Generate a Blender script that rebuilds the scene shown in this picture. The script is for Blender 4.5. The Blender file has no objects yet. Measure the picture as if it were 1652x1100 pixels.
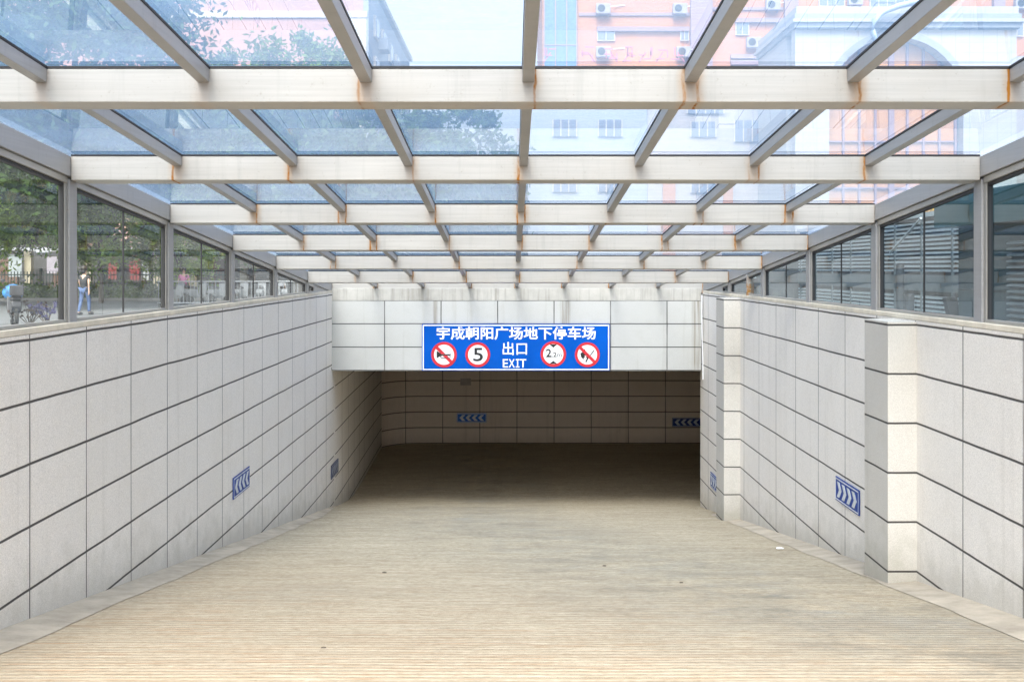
import bpy, math, random
from mathutils import Vector, Matrix
R = math.radians
S = bpy.context.scene
C = S.collection
EYE = 1.6

# ------------------------------------------------------------------ camera
cd = bpy.data.cameras.new('camera'); cam = bpy.data.objects.new('camera', cd); C.objects.link(cam)
cam.location = (0, 0, EYE); cam.rotation_euler = (R(90), 0, 0)
cd.sensor_width = 36; cd.lens = 36*1805/1652; cd.shift_y = -(550-433)/1652
cd.clip_start = .05; cd.clip_end = 3000
S.camera = cam
# ------------------------------------------------------------------ sky, sun, exposure
SUN_EL, SUN_AZ = R(48), R(190)
w = bpy.data.worlds.new('World'); S.world = w; w.use_nodes = True
nt = w.node_tree; bg = nt.nodes['Background']
sky = nt.nodes.new('ShaderNodeTexSky'); sky.sky_type = 'NISHITA'; sky.sun_disc = False
sky.sun_elevation = SUN_EL; sky.sun_rotation = SUN_AZ
sky.air_density = 1.0; sky.dust_density = 7.0; sky.ozone_density = 1.5
hs = nt.nodes.new('ShaderNodeHueSaturation'); hs.inputs['Saturation'].default_value = .30; nt.links.new(sky.outputs[0], hs.inputs['Color']); nt.links.new(hs.outputs[0], bg.inputs[0]); bg.inputs[1].default_value = .15
ld = bpy.data.lights.new('sun', 'SUN'); ld.energy = .65; ld.angle = R(14); ld.color = (1, .95, .87)
sun = bpy.data.objects.new('sun', ld); C.objects.link(sun)
sdir = Vector((math.sin(SUN_AZ)*math.cos(SUN_EL), math.cos(SUN_AZ)*math.cos(SUN_EL), math.sin(SUN_EL)))
sun.rotation_euler = sdir.to_track_quat('Z', 'Y').to_euler(); sun.location = (0, -20, 40)
vs = S.view_settings; vs.view_transform = 'Standard'; vs.look = 'None'; vs.gamma = 1; vs.use_curve_mapping = False
vs.exposure = 1.72
S.cycles.use_denoising = True
S.cycles.max_bounces = 12; S.cycles.diffuse_bounces = 6; S.cycles.glossy_bounces = 5
S.cycles.transparent_max_bounces = 24; S.cycles.caustics_reflective = False; S.cycles.caustics_refractive = False
S.cycles.sample_clamp_indirect = 6

# ------------------------------------------------------------------ node helpers
class N:
    def __init__(s, name):
        s.m = bpy.data.materials.new(name); s.m.use_nodes = True
        s.t = s.m.node_tree; s.t.nodes.clear()
        s.out = s.t.nodes.new('ShaderNodeOutputMaterial')
        s._p = None
    def n(s, kind, **kw):
        x = s.t.nodes.new('ShaderNode'+kind)
        for k, v in kw.items(): setattr(x, k, v)
        return x
    def l(s, a, b): s.t.links.new(a, b)
    def put(s, sock, v):
        if v is None: return
        if hasattr(v, 'is_output'): s.l(v, sock)
        else:
            if isinstance(v, (tuple, list)) and len(v) == 3 and sock.type == 'RGBA': v = (*v, 1)
            sock.default_value = v
    def math(s, op, a, b=None, c=None, clamp=False):
        x = s.n('Math', operation=op, use_clamp=clamp)
        s.put(x.inputs[0], a); s.put(x.inputs[1], b); s.put(x.inputs[2], c)
        return x.outputs[0]
    def pos(s):
        if s._p is None: s._p = s.n('NewGeometry').outputs['Position']
        return s._p
    def xyz(s, v=None):
        x = s.n('SeparateXYZ'); s.l(v or s.pos(), x.inputs[0]); return x.outputs
    def comb(s, a, b, c):
        x = s.n('CombineXYZ'); s.put(x.inputs[0], a); s.put(x.inputs[1], b); s.put(x.inputs[2], c); return x.outputs[0]
    def noise(s, scale=5, detail=4, rough=.55, vec=None, stretch=None, dist=0):
        v = vec or s.pos()
        if stretch:
            m = s.n('Mapping'); s.l(v, m.inputs[0]); m.inputs['Scale'].default_value = stretch; v = m.outputs[0]
        x = s.n('TexNoise'); s.l(v, x.inputs['Vector']); x.inputs['Scale'].default_value = scale
        x.inputs['Detail'].default_value = detail; x.inputs['Roughness'].default_value = rough; x.inputs['Distortion'].default_value = dist
        return x.outputs['Fac']
    def ramp(s, v, a, b):
        x = s.n('MapRange', clamp=True); s.put(x.inputs[0], v); x.inputs[1].default_value = a; x.inputs[2].default_value = b
        return x.outputs[0]
    def lerp(s, f, a, b):
        x = s.n('MapRange', clamp=True); s.put(x.inputs[0], f); s.put(x.inputs[3], a); s.put(x.inputs[4], b); return x.outputs[0]
    def mix(s, f, a, b, mode='MIX'):
        x = s.n('Mix', data_type='RGBA', blend_type=mode); s.put(x.inputs[0], f); s.put(x.inputs[6], a); s.put(x.inputs[7], b)
        return x.outputs[2]
    def white(s, v):
        x = s.n('TexWhiteNoise', noise_dimensions='3D'); s.l(v, x.inputs[0]); return x.outputs[0]
    def bump(s, h, strength=.3, dist=.01):
        x = s.n('Bump'); s.put(x.inputs['Height'], h); x.inputs['Strength'].default_value = strength; x.inputs['Distance'].default_value = dist
        return x.outputs[0]
    def bsdf(s, col, rough=.6, metal=0, normal=None, spec=None):
        x = s.n('BsdfPrincipled'); s.put(x.inputs['Base Color'], col); s.put(x.inputs['Roughness'], rough); s.put(x.inputs['Metallic'], metal)
        if spec is not None: s.put(x.inputs['Specular IOR Level'], spec)
        if normal is not None: s.l(normal, x.inputs['Normal'])
        return x.outputs[0]
    def done(s, sh): s.l(sh, s.out.inputs[0]); return s.m

def plain(name, col, rough=.6, metal=0, var=.12, scale=6, spec=None):
    m = N(name)
    f = m.noise(scale, 5)
    c = m.mix(m.ramp(f, .3, .7), tuple(x*(1-var) for x in col), tuple(min(1, x*(1+var)) for x in col))
    return m.done(m.bsdf(c, rough, metal, spec=spec))

FLOOR_A, FLOOR_B = -1.237, -.1525          # ramp floor (relative to the eye) = A + B*Y

def tile_mat(name, col, hw, vw, uw, vh, grime=1.0, linecol=(.022, .02, .02), streak=0.0, jitter=.05, moss=0., stains=()):
    """joints sit at whole numbers of the UV map; hw, vw = joint widths in metres"""
    m = N(name)
    uv = m.n('TexCoord').outputs['UV']
    u, v, _ = m.xyz(uv)
    wob = m.math('MULTIPLY', m.math('SUBTRACT', m.noise(1.3, 3), .5), .035)
    v2 = m.math('ADD', v, wob); u2 = m.math('ADD', u, m.math('MULTIPLY', wob, .3))
    def joint(c, half):
        d = m.math('ABSOLUTE', m.math('SUBTRACT', m.math('FRACT', m.math('ADD', c, .5)), .5))
        return m.math('SUBTRACT', 1, m.ramp(d, half*.75, half*1.25), clamp=True)
    vn = m.noise(2.2, 2)
    jh = joint(v2, hw/vh/2); jv = m.math('MULTIPLY', joint(u2, vw/uw/2), m.lerp(m.ramp(vn, .35, .6), .72, 1.0))
    j = m.math('MAXIMUM', jh, jv)
    cell = m.white(m.comb(m.math('FLOOR', u2), m.math('FLOOR', v2), 3.3))
    # speckled, linen-like stone
    sp = m.noise(170, 2, .7); big = m.noise(.7, 4); mid = m.noise(5, 5, .6)
    base = m.mix(m.ramp(sp, .36, .64), tuple(c*.80 for c in col), tuple(min(1, c*1.14) for c in col))
    base = m.mix(m.math('MULTIPLY', m.math('SUBTRACT', cell, .5, clamp=True), jitter*4), base, tuple(c*.80 for c in col))
    base = m.mix(m.math('MULTIPLY', m.ramp(mid, .5, .8), .28*grime), base, (col[0]*.70, col[1]*.68, col[2]*.63))
    base = m.mix(m.math('MULTIPLY', m.ramp(big, .45, .75), .30*grime), base, (col[0]*.78, col[1]*.74, col[2]*.66))
    # rising dirt above the ramp
    x, y, z = m.xyz()
    hgt = m.math('SUBTRACT', z, m.math('MAXIMUM', m.math('MULTIPLY_ADD', y, FLOOR_B, FLOOR_A+EYE), -3.18))
    dirt = m.math('MULTIPLY', m.math('SUBTRACT', 1, m.ramp(m.math('SUBTRACT', hgt, m.math('MULTIPLY', m.math('MULTIPLY_ADD', sp, .5, m.math('MULTIPLY', mid, .5)), .3)), -.18, .12)), .42*grime)
    base = m.mix(dirt, base, (.24, .205, .15))
    if moss:
        gm = m.math('MULTIPLY', m.math('SUBTRACT', 1, m.ramp(m.math('SUBTRACT', hgt, m.math('MULTIPLY', mid, .8)), -.3, .1)), moss)
        base = m.mix(gm, base, (.10, .11, .05))
    # runs of rain water
    run = m.noise(1, 6, .7, stretch=(6, 6, .22))
    base = m.mix(m.math('MULTIPLY', m.ramp(run, .56, .78), .35*grime+streak), base, (.22, .19, .145))
    for sx_, sw, za, zb in stains:
        wv = m.math('ADD', x, m.math('MULTIPLY', m.math('SUBTRACT', m.noise(7, 4, stretch=(1, 1, .2)), .5), .05))
        q = m.math('SUBTRACT', 1, m.ramp(m.math('ABSOLUTE', m.math('SUBTRACT', wv, sx_)), sw*.3, sw))
        q = m.math('MULTIPLY', q, m.math('MULTIPLY', m.ramp(z, zb-.25, zb), m.ramp(m.noise(1, 5, .7, stretch=(38, 38, .6)), .35, .6)))
        base = m.mix(m.math('MULTIPLY', q, .75), base, (.15, .11, .06))
    c = m.mix(m.math('MULTIPLY', j, .93), base, linecol)
    hb = m.math('SUBTRACT', m.math('MULTIPLY', sp, .12), j)
    return m.done(m.bsdf(c, m.lerp(j, .62, .85), 0, m.bump(hb, .35, .006), spec=.35))

def steel_mat(name, col, rust):
    m = N(name)
    x, y, z = m.xyz()
    br = m.noise(1, 5, .65, stretch=(1.2, 1.2, 60))
    c = m.mix(m.ramp(br, .3, .7), tuple(k*.9 for k in col), tuple(min(1, k*1.06) for k in col))
    c = m.mix(m.math('MULTIPLY', m.ramp(m.noise(1.6, 4), .5, .75), .25), c, (col[0]*.82, col[1]*.74, col[2]*.64))
    rough = m.lerp(br, .36, .5)
    c = m.mix(m.math('MULTIPLY', m.ramp(m.noise(1, 6, .7, stretch=(13, 13, .8)), .54, .72), .28), c, tuple(k*.62 for k in col))
    c = m.mix(m.math('MULTIPLY', m.ramp(m.noise(34, 3, .8), .63, .72), .35), c, (.22, .17, .12))
    if rust:
        p = m.math('DIVIDE', m.math('SUBTRACT', x, .085), PITCH)
        idx = m.math('ROUND', p)
        d = m.math('MULTIPLY', m.math('SUBTRACT', p, idx), PITCH)      # signed distance from the purlin above
        bay = m.math('FLOOR', m.math('ADD', y, .3))
        r1 = m.white(m.comb(idx, bay, 1.5)); r2 = m.white(m.comb(idx, bay, 7.5)); r3 = m.white(m.comb(idx, bay, 4.1))
        wav = m.math('MULTIPLY', m.math('SUBTRACT', m.noise(9, 3), .5), .03)
        def run(off, wd, amt):
            q = m.math('ABSOLUTE', m.math('SUBTRACT', m.math('ADD', d, wav), off))
            return m.math('MULTIPLY', m.math('SUBTRACT', 1, m.ramp(q, wd*.25, wd)), amt, clamp=True)
        a = m.math('MAXIMUM', run(-.036, .012, m.math('MULTIPLY', m.ramp(r1, .25, 1), 1.7)), run(.036, .010, m.math('MULTIPLY', m.ramp(r2, .3, 1), 1.6)))
        a = m.math('MULTIPLY', a, m.math('MULTIPLY', m.ramp(m.noise(15, 4, .7, stretch=(1, 1, .35)), .34, .60), 1.25), clamp=True)
        halo = m.math('MULTIPLY', m.math('MAXIMUM', run(-.03, .05, m.math('MULTIPLY', r1, .6)), run(.03, .06, m.math('MULTIPLY', r2, .55))), m.ramp(m.noise(11, 4, stretch=(1, 1, .4)), .3, .7))
        pad = m.math('MULTIPLY', m.math('SUBTRACT', 1, m.ramp(m.math('ABSOLUTE', d), .02, .045)), m.math('MULTIPLY', r3, .38))
        c = m.mix(pad, c, (.42, .31, .23)); c = m.mix(halo, c, (.48, .24, .05)); c = m.mix(a, c, (.30, .115, .006))
        rough = m.math('MAXIMUM', rough, m.math('MULTIPLY', a, .9))
        met = m.math('MULTIPLY', m.math('SUBTRACT', 1, m.math('MAXIMUM', a, pad)), .35)
    else: met = .35
    return m.done(m.bsdf(c, rough, met))

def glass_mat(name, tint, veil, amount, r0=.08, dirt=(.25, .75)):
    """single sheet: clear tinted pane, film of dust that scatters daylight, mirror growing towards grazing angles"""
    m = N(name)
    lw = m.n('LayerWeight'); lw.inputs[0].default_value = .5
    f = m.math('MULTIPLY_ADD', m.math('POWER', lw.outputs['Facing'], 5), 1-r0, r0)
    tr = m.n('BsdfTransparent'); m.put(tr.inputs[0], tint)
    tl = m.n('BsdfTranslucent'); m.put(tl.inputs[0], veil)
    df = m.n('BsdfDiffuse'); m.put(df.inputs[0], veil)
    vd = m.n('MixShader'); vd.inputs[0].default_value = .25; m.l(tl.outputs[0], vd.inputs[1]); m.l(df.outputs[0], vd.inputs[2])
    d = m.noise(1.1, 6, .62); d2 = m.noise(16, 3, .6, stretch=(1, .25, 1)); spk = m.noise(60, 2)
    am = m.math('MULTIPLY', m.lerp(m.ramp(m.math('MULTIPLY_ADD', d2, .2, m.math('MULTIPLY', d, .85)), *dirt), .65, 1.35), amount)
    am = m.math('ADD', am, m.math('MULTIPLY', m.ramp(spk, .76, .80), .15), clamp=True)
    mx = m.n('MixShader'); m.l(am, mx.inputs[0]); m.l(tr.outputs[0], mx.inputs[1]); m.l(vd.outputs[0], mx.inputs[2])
    gl = m.n('BsdfGlossy'); gl.inputs['Roughness'].default_value = .0; m.put(gl.inputs[0], (.86, .93, 1))
    fin = m.n('MixShader'); m.l(f, fin.inputs[0]); m.l(mx.outputs[0], fin.inputs[1]); m.l(gl.outputs[0], fin.inputs[2])
    return m.done(fin.outputs[0])

def leaf_mat(name, a, b):
    m = N(name)
    r = m.n('NewGeometry').outputs['Random Per Island']
    c = m.mix(r, a, b); c = m.mix(m.ramp(m.noise(.8, 3), .4, .7), c, tuple(k*1.3 for k in b))
    d = m.bsdf(c, .5, spec=.3); t = m.n('BsdfTranslucent'); m.l(c, t.inputs[0])
    x = m.n('MixShader'); x.inputs[0].default_value = .3; m.l(d, x.inputs[1]); m.l(t.outputs[0], x.inputs[2])
    return m.done(x.outputs[0])

def ramp_mat():
    m = N('grooved_concrete')
    x, y, z = m.xyz()
    wob = m.math('MULTIPLY', m.math('SUBTRACT', m.noise(1.2, 3, stretch=(.5, 1, 1)), .5), .11)
    yy = m.math('ADD', y, wob)
    gro = m.math('MULTIPLY_ADD', m.math('SINE', m.math('MULTIPLY', yy, 2*math.pi/.078)), .5, .5)
    s1 = m.noise(1, 6, .72, stretch=(1.6, 17, 1)); s2 = m.noise(1, 6, .75, stretch=(6, 62, 1)); s3 = m.noise(1, 4, .6, stretch=(.6, 5, 1))
    big = m.noise(.42, 5, .6); mid = m.noise(2.4, 7, .72); fine = m.noise(48, 4, .8); gr = m.noise(22, 5, .8, stretch=(.8, 1, 1))
    c = m.mix(m.ramp(s1, .30, .70), (.33, .28, .19), (.57, .505, .385))
    c = m.mix(m.math('MULTIPLY', m.ramp(gr, .50, .66), .55), c, (.70, .63, .50))
    c = m.mix(m.math('MULTIPLY', m.ramp(gr, .48, .34), .60), c, (.17, .130, .075))
    c = m.mix(m.math('MULTIPLY', m.ramp(s2, .52, .68), .50), c, (.74, .68, .55))
    c = m.mix(m.math('MULTIPLY', m.ramp(s2, .48, .34), .60), c, (.15, .112, .065))
    c = m.mix(m.math('MULTIPLY', gro, m.lerp(m.math('MULTIPLY', m.ramp(s3, .36, .62), m.ramp(m.noise(1, 5, .7, stretch=(2.2, 9, 1)), .34, .58)), .05, .78)), c, (.23, .18, .115))
    near = m.math('SUBTRACT', 1, m.ramp(m.math('MULTIPLY_ADD', x, .45, y), 5.0, 12.0))
    ru = m.math('MULTIPLY', m.ramp(m.noise(1, 6, .75, stretch=(1.6, 36, 1)), .52, .64), m.math('MULTIPLY', near, .8))
    c = m.mix(ru, c, (.36, .165, .055))
    c = m.mix(m.math('MULTIPLY', near, .42), c, (.44, .34, .23))  # warm near-end tint, darkened in the colour against the strong light there
    xc = m.math('ADD', .25, m.math('MULTIPLY', m.math('MAXIMUM', m.math('SUBTRACT', 14.0, y), -3), .33)); gx = m.math('ABSOLUTE', m.math('SUBTRACT', x, xc)); wear = m.math('SUBTRACT', 1, m.ramp(gx, .25, 2.0))
    patch = m.ramp(m.math('MULTIPLY_ADD', mid, .6, m.math('MULTIPLY', big, .4)), .40, .54)
    wear = m.math('MULTIPLY', wear, patch)
    c = m.mix(m.math('MULTIPLY', wear, m.lerp(m.ramp(fine, .4, .6), .35, .75)), c, (.265, .25, .205))
    dk = m.math('MULTIPLY', wear, m.ramp(m.noise(1.3, 7, .75), .50, .62))
    c = m.mix(m.math('MULTIPLY', dk, .5), c, (.15, .135, .105))
    c = m.mix(m.math('MULTIPLY', m.math('MULTIPLY', wear, m.ramp(m.noise(1.1, 6, .7), .54, .66)), .30), c, (.40, .41, .39))
    c = m.mix(m.math('MULTIPLY', m.ramp(big, .52, .72), .30), c, (.28, .24, .185))
    c = m.mix(m.math('MULTIPLY', m.ramp(fine, .38, .26), .7), c, (.09, .075, .05))
    c = m.mix(m.math('MULTIPLY', m.ramp(y, 20.5, 24.5), .15), c, (.26, .215, .17))  # tunnel shade deepened in the floor colour past the mouth
    hb = m.math('ADD', m.math('MULTIPLY', gro, .8), m.math('MULTIPLY', s2, .9)); hb = m.math('ADD', hb, m.math('MULTIPLY', fine, .5))
    return m.done(m.bsdf(c, .8, 0, m.bump(hb, .6, .014), spec=.25))

def concrete_mat(name, col, var=.25, scale=1.5, streaks=0., bumpy=.2):
    m = N(name)
    a = m.noise(scale, 6, .65); f = m.noise(60, 3, .7)
    c = m.mix(m.ramp(a, .3, .7), tuple(k*(1-var) for k in col), tuple(min(1, k*(1+var*.7)) for k in col))
    c = m.mix(m.math('MULTIPLY', m.ramp(f, .4, .3), .4), c, tuple(k*.55 for k in col))
    if streaks:
        s = m.noise(1, 6, .7, stretch=(11, 11, .5))
        c = m.mix(m.math('MULTIPLY', m.ramp(s, .48, .70), streaks), c, (.10, .085, .06))
    return m.done(m.bsdf(c, .8, 0, m.bump(f, bumpy, .005), spec=.3))

# ------------------------------------------------------------------ mesh helpers
class MB:
    def __init__(s): s.v = []; s.f = []; s.uv = {}
    def face(s, pts, uvs=None):
        i = len(s.v); s.v += [tuple(p) for p in pts]; s.f.append(tuple(range(i, i+len(pts))))
        if uvs: s.uv[len(s.f)-1] = uvs
        return s
    def hexa(s, p):      # p: 4 bottom (ccw from above), 4 top
        i = len(s.v); s.v += [tuple(q) for q in p]
        for q in ((3, 2, 1, 0), (4, 5, 6, 7), (0, 1, 5, 4), (1, 2, 6, 5), (2, 3, 7, 6), (3, 0, 4, 7)):
            s.f.append(tuple(i+k for k in q))
        return s
    def box(s, x0, x1, y0, y1, z0, z1):
        return s.hexa([(x0, y0, z0), (x1, y0, z0), (x1, y1, z0), (x0, y1, z0), (x0, y0, z1), (x1, y0, z1), (x1, y1, z1), (x0, y1, z1)])
    def slope(s, x0, x1, y0, y1, zt, h):   # bar that follows the roof: zt(y) top line, h height
        return s.hexa([(x0, y0, zt(y0)-h), (x1, y0, zt(y0)-h), (x1, y1, zt(y1)-h), (x0, y1, zt(y1)-h),
                       (x0, y0, zt(y0)), (x1, y0, zt(y0)), (x1, y1, zt(y1)), (x0, y1, zt(y1))])
    def prism(s, poly, vec):               # poly: 3-D outline, extruded along vec
        n = len(poly); i = len(s.v); vec = Vector(vec)
        s.v += [tuple(p) for p in poly] + [tuple(Vector(p)+vec) for p in poly]
        s.f.append(tuple(range(i, i+n))[::-1]); s.f.append(tuple(range(i+n, i+2*n)))
        for k in range(n): s.f.append((i+k, i+(k+1) % n, i+n+(k+1) % n, i+n+k))
        return s
    def tube(s, pts, rad, n=8, cap=True):
        pts = [Vector(p) for p in pts]; rs = rad if isinstance(rad, (list, tuple)) else [rad]*len(pts)
        i = len(s.v)
        for k, p in enumerate(pts):
            d = (pts[min(k+1, len(pts)-1)]-pts[max(k-1, 0)]).normalized()
            a = d.cross(Vector((0, 0, 1)) if abs(d.z) < .9 else Vector((1, 0, 0))).normalized(); b = d.cross(a)
            for q in range(n):
                t = 2*math.pi*q/n; s.v.append(tuple(p+(a*math.cos(t)+b*math.sin(t))*rs[k]))
        for k in range(len(pts)-1):
            for q in range(n):
                s.f.append((i+k*n+q, i+k*n+(q+1) % n, i+(k+1)*n+(q+1) % n, i+(k+1)*n+q))
        if cap:
            s.f.append(tuple(i+q for q in range(n))[::-1]); e = i+(len(pts)-1)*n; s.f.append(tuple(e+q for q in range(n)))
        return s
    def ball(s, c, r, n=10, m=7, sq=(1, 1, 1)):
        i = len(s.v)
        for a in range(m+1):
            t = math.pi*a/m
            for b in range(n):
                p = 2*math.pi*b/n; s.v.append((c[0]+r*sq[0]*math.sin(t)*math.cos(p), c[1]+r*sq[1]*math.sin(t)*math.sin(p), c[2]+r*sq[2]*math.cos(t)))
        for a in range(m):
            for b in range(n): s.f.append((i+a*n+b, i+(a+1)*n+b, i+(a+1)*n+(b+1) % n, i+a*n+(b+1) % n))
        return s
    def ring(s, c, r0, r1, th, n=40):      # flat ring in the XZ plane facing -Y
        for k in range(n):
            a, b = 2*math.pi*k/n, 2*math.pi*(k+1)/n
            P = lambda r, t: (c[0]+r*math.cos(t), c[1], c[2]+r*math.sin(t))
            if r0 > 0: s.prism([P(r0, a), P(r1, a), P(r1, b), P(r0, b)], (0, th, 0))
        if r0 <= 0: s.prism([(c[0]+r1*math.cos(2*math.pi*k/n), c[1], c[2]+r1*math.sin(2*math.pi*k/n)) for k in range(n)], (0, th, 0))
        return s
    def build(s, name, mat, parent=None, bevel=0, smooth=False):
        base = Vector(ROOT.get(parent.name, (0, 0, 0))) if parent else Vector()
        me = bpy.data.meshes.new(name); me.from_pydata([tuple(Vector(v)-base) for v in s.v], [], s.f)
        if s.uv:
            ul = me.uv_layers.new(name='UVMap')
            for p in me.polygons:
                u = s.uv.get(p.index)
                for k, li in enumerate(p.loop_indices): ul.data[li].uv = u[k] if u else (.5, .5)
        me.materials.append(mat)
        if smooth:
            for p in me.polygons: p.use_smooth = True
        o = bpy.data.objects.new(name, me); C.objects.link(o)
        if parent:
            o.parent = parent; ROOT[o.name] = tuple(base)
        if bevel:
            b = o.modifiers.new('bevel', 'BEVEL'); b.width = bevel; b.segments = 2; b.limit_method = 'ANGLE'
        return o
ROOT = {}
def tag(o, label, cat, group=None, kind=None):
    if label: o['label'] = label
    if cat: o['category'] = cat
    if group: o['group'] = group
    if kind: o['kind'] = kind
    return o
def thing(name, loc, label, cat, group=None):
    o = bpy.data.objects.new(name, None); C.objects.link(o); o.location = loc; o.empty_display_size = .2
    ROOT[o.name] = tuple(loc); return tag(o, label, cat, group)
def copy_tree(o, loc, label, rotz=None, scale=None, mats=None):
    r = o.copy(); C.objects.link(r); r.location = loc; r['label'] = label
    if rotz is not None: r.rotation_euler = (0, 0, rotz)
    if scale: r.scale = (scale,)*3 if not isinstance(scale, tuple) else scale
    for ch in [c for c in C.objects if c.parent == o]:
        c = ch.copy(); C.objects.link(c); c.parent = r
        for g in [c2 for c2 in C.objects if c2.parent == ch]:
            d = g.copy(); C.objects.link(d); d.parent = c
    return r
def struct(o): o['kind'] = 'structure'; return o
def text(name, txt, mat, parent, x0, x1, z0, z1, y, bold=.0, depth=.004):
    cu = bpy.data.curves.new(name, 'FONT'); cu.body = txt; cu.size = 1; cu.offset = bold; cu.resolution_u = 6
    t = bpy.data.objects.new(name, cu); C.objects.link(t)
    dg = bpy.context.evaluated_depsgraph_get(); me = bpy.data.meshes.new_from_object(t.evaluated_get(dg))
    bpy.data.objects.remove(t); bpy.data.curves.remove(cu)
    xs = [v.co.x for v in me.vertices]; ys = [v.co.y for v in me.vertices]
    ax, bx, ay, by = min(xs), max(xs), min(ys), max(ys); base = Vector(ROOT.get(parent.name, (0, 0, 0)))
    for v in me.vertices:
        v.co = Vector((x0+(v.co.x-ax)/(bx-ax)*(x1-x0), y, z0+(v.co.y-ay)/(by-ay)*(z1-z0)))-base
    me.materials.clear(); me.materials.append(mat)
    o = bpy.data.objects.new(name, me); C.objects.link(o); o.parent = parent; ROOT[o.name] = tuple(base)
    return o
def E(z): return z+EYE                     # heights measured from eye level
def at(px, py, Y): return ((px-826)*Y/1805, Y, EYE+(433-py)*Y/1805)

# ------------------------------------------------------------------ dimensions
PITCH, BAY, Y1 = .852, 2.40, 5.87
XC = .085
XL, XR = -3.25, 3.45                       # wall faces
BX0, BX1 = -3.26, 3.46                     # canopy inner faces
def zr(y): return EYE+1.583-.0914*y        # roof line (top of steel)
YB = [Y1+BAY*k for k in range(-1, 7)]      # eight cross beams
PORT = 20.2
def zf(y):
    a = FLOOR_A+FLOOR_B*y+EYE
    if y < 2.35: return 0.0
    if y > 21.5:
        z0 = FLOOR_A+FLOOR_B*21.5+EYE; t = min(1, (y-21.5)/3.2)
        return z0+(-4.78+EYE-z0)*(2*t-t*t)
    return a

# ------------------------------------------------------------------ materials
TCOL = (.80, .768, .725)
M_tile = tile_mat('wall_tile', TCOL, .018, .016, 1.0, .42, .55, jitter=.11, moss=.2)
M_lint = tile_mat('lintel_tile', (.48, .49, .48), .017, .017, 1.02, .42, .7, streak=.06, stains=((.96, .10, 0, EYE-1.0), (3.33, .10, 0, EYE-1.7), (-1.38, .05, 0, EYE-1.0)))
M_back = tile_mat('tunnel_tile', (.85, .75, .66), .022, .018, 1.0, .42, .8, jitter=.12)
M_pil = tile_mat('pilaster_tile', (.58, .56, .52), .017, .0001, 1.0, .42, .8, moss=.2)
M_steel = steel_mat('rust_run_steel', (.45, .437, .41), True)
M_steel2 = steel_mat('grey_steel', (.36, .362, .368), False)
m_ = N('rust_patch_steel'); x_, y_, z_ = m_.xyz()
q_ = m_.math('MULTIPLY', m_.math('SUBTRACT', 1, m_.ramp(z_, EYE-.28, EYE-.10)), m_.ramp(m_.noise(14, 4, .7), .36, .52))
M_rpost = m_.done(m_.bsdf(m_.mix(q_, (.45, .44, .42), (.34, .15, .02)), .55))
M_alu = plain('window_aluminium', (.40, .39, .365), .42, .5, .10, 3)
M_gask = plain('black_gasket', (.018, .018, .02), .6)
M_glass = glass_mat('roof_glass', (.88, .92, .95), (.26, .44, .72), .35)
M_win = glass_mat('window_glass', (.90, .95, .92), (.62, .68, .70), .018, .05)
M_winr = glass_mat('tinted_window_glass', (.38, .50, .56), (.50, .56, .60), .03, .08)
M_ramp = ramp_mat()
M_gutter = concrete_mat('smooth_cement', (.45, .395, .315), .30, 3.0)
M_ceil = concrete_mat('tunnel_ceiling_cement', (.74, .67, .58), .2)
M_cop = concrete_mat('stained_cement', (.46, .45, .415), .18, 2.0, .42)
M_sill = concrete_mat('sill_cement', (.72, .66, .55), .15, 5.0, .08)
M_street = concrete_mat('street_paving', (.15, .155, .162), .18, .25)
M_blue = plain('sign_blue', (0, .085, .45), .35, 0, .10, 2, spec=.12)
M_dblue = plain('chevron_blue', (.006, .045, .27), .5, 0, .15, 9)
M_white = plain('sign_white', (.85, .86, .88), .4, 0, .04)
M_wdim = plain('chevron_white', (.62, .66, .70), .4, 0, .12, 12)
M_red = plain('sign_red', (.56, .02, .035), .4, 0, .08)
M_black = plain('sign_black', (.015, .015, .017), .45)
M_rub = plain('black_cable', (.02, .02, .02), .5)

# ------------------------------------------------------------------ ground, ramp
g = MB(); F = 900
def flat(b, x0, x1, y0, y1, z): b.face([(x0, y0, z), (x1, y0, z), (x1, y1, z), (x0, y1, z)])
flat(g, -F, F, -F, 2.0, 0); flat(g, -F, XL-.2, 2.0, 20.6, 0); flat(g, XR+.2, F, 2.0, 20.6, 0); flat(g, -F, F, 20.6, F, 0)
struct(g.build('street', M_street))
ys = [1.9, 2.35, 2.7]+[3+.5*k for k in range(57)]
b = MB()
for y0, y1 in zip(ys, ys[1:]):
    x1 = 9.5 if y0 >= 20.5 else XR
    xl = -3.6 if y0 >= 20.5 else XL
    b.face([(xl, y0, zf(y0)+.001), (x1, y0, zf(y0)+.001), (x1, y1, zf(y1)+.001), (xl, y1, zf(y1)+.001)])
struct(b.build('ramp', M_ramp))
def strip(side):
    b = MB(); rnd = random.Random(3+side)
    end = 20.6 if side < 0 else 18.3
    yy = [2.4+.3*k for k in range(int((end-2.4)/.3)+1)]; pr = None
    for y in yy:
        wd = (.31-.008*(y-6)+rnd.uniform(-.02, .02)) if y < 18 else max(.02, .22-.08*(y-18))
        xo, xi = (XL, XL+wd) if side < 0 else (XR, XR-wd)
        q = (xo, xi, y, zf(y)+.03, zf(y)+.005)
        if pr:
            P = [(pr[0], pr[2], pr[3]), (pr[1], pr[2], pr[4]), (q[1], q[2], q[4]), (q[0], q[2], q[3])]
            b.face(P if side < 0 else P[::-1])
        pr = q
    struct(b.build('gutter', M_gutter))
strip(-1); strip(1)

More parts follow.
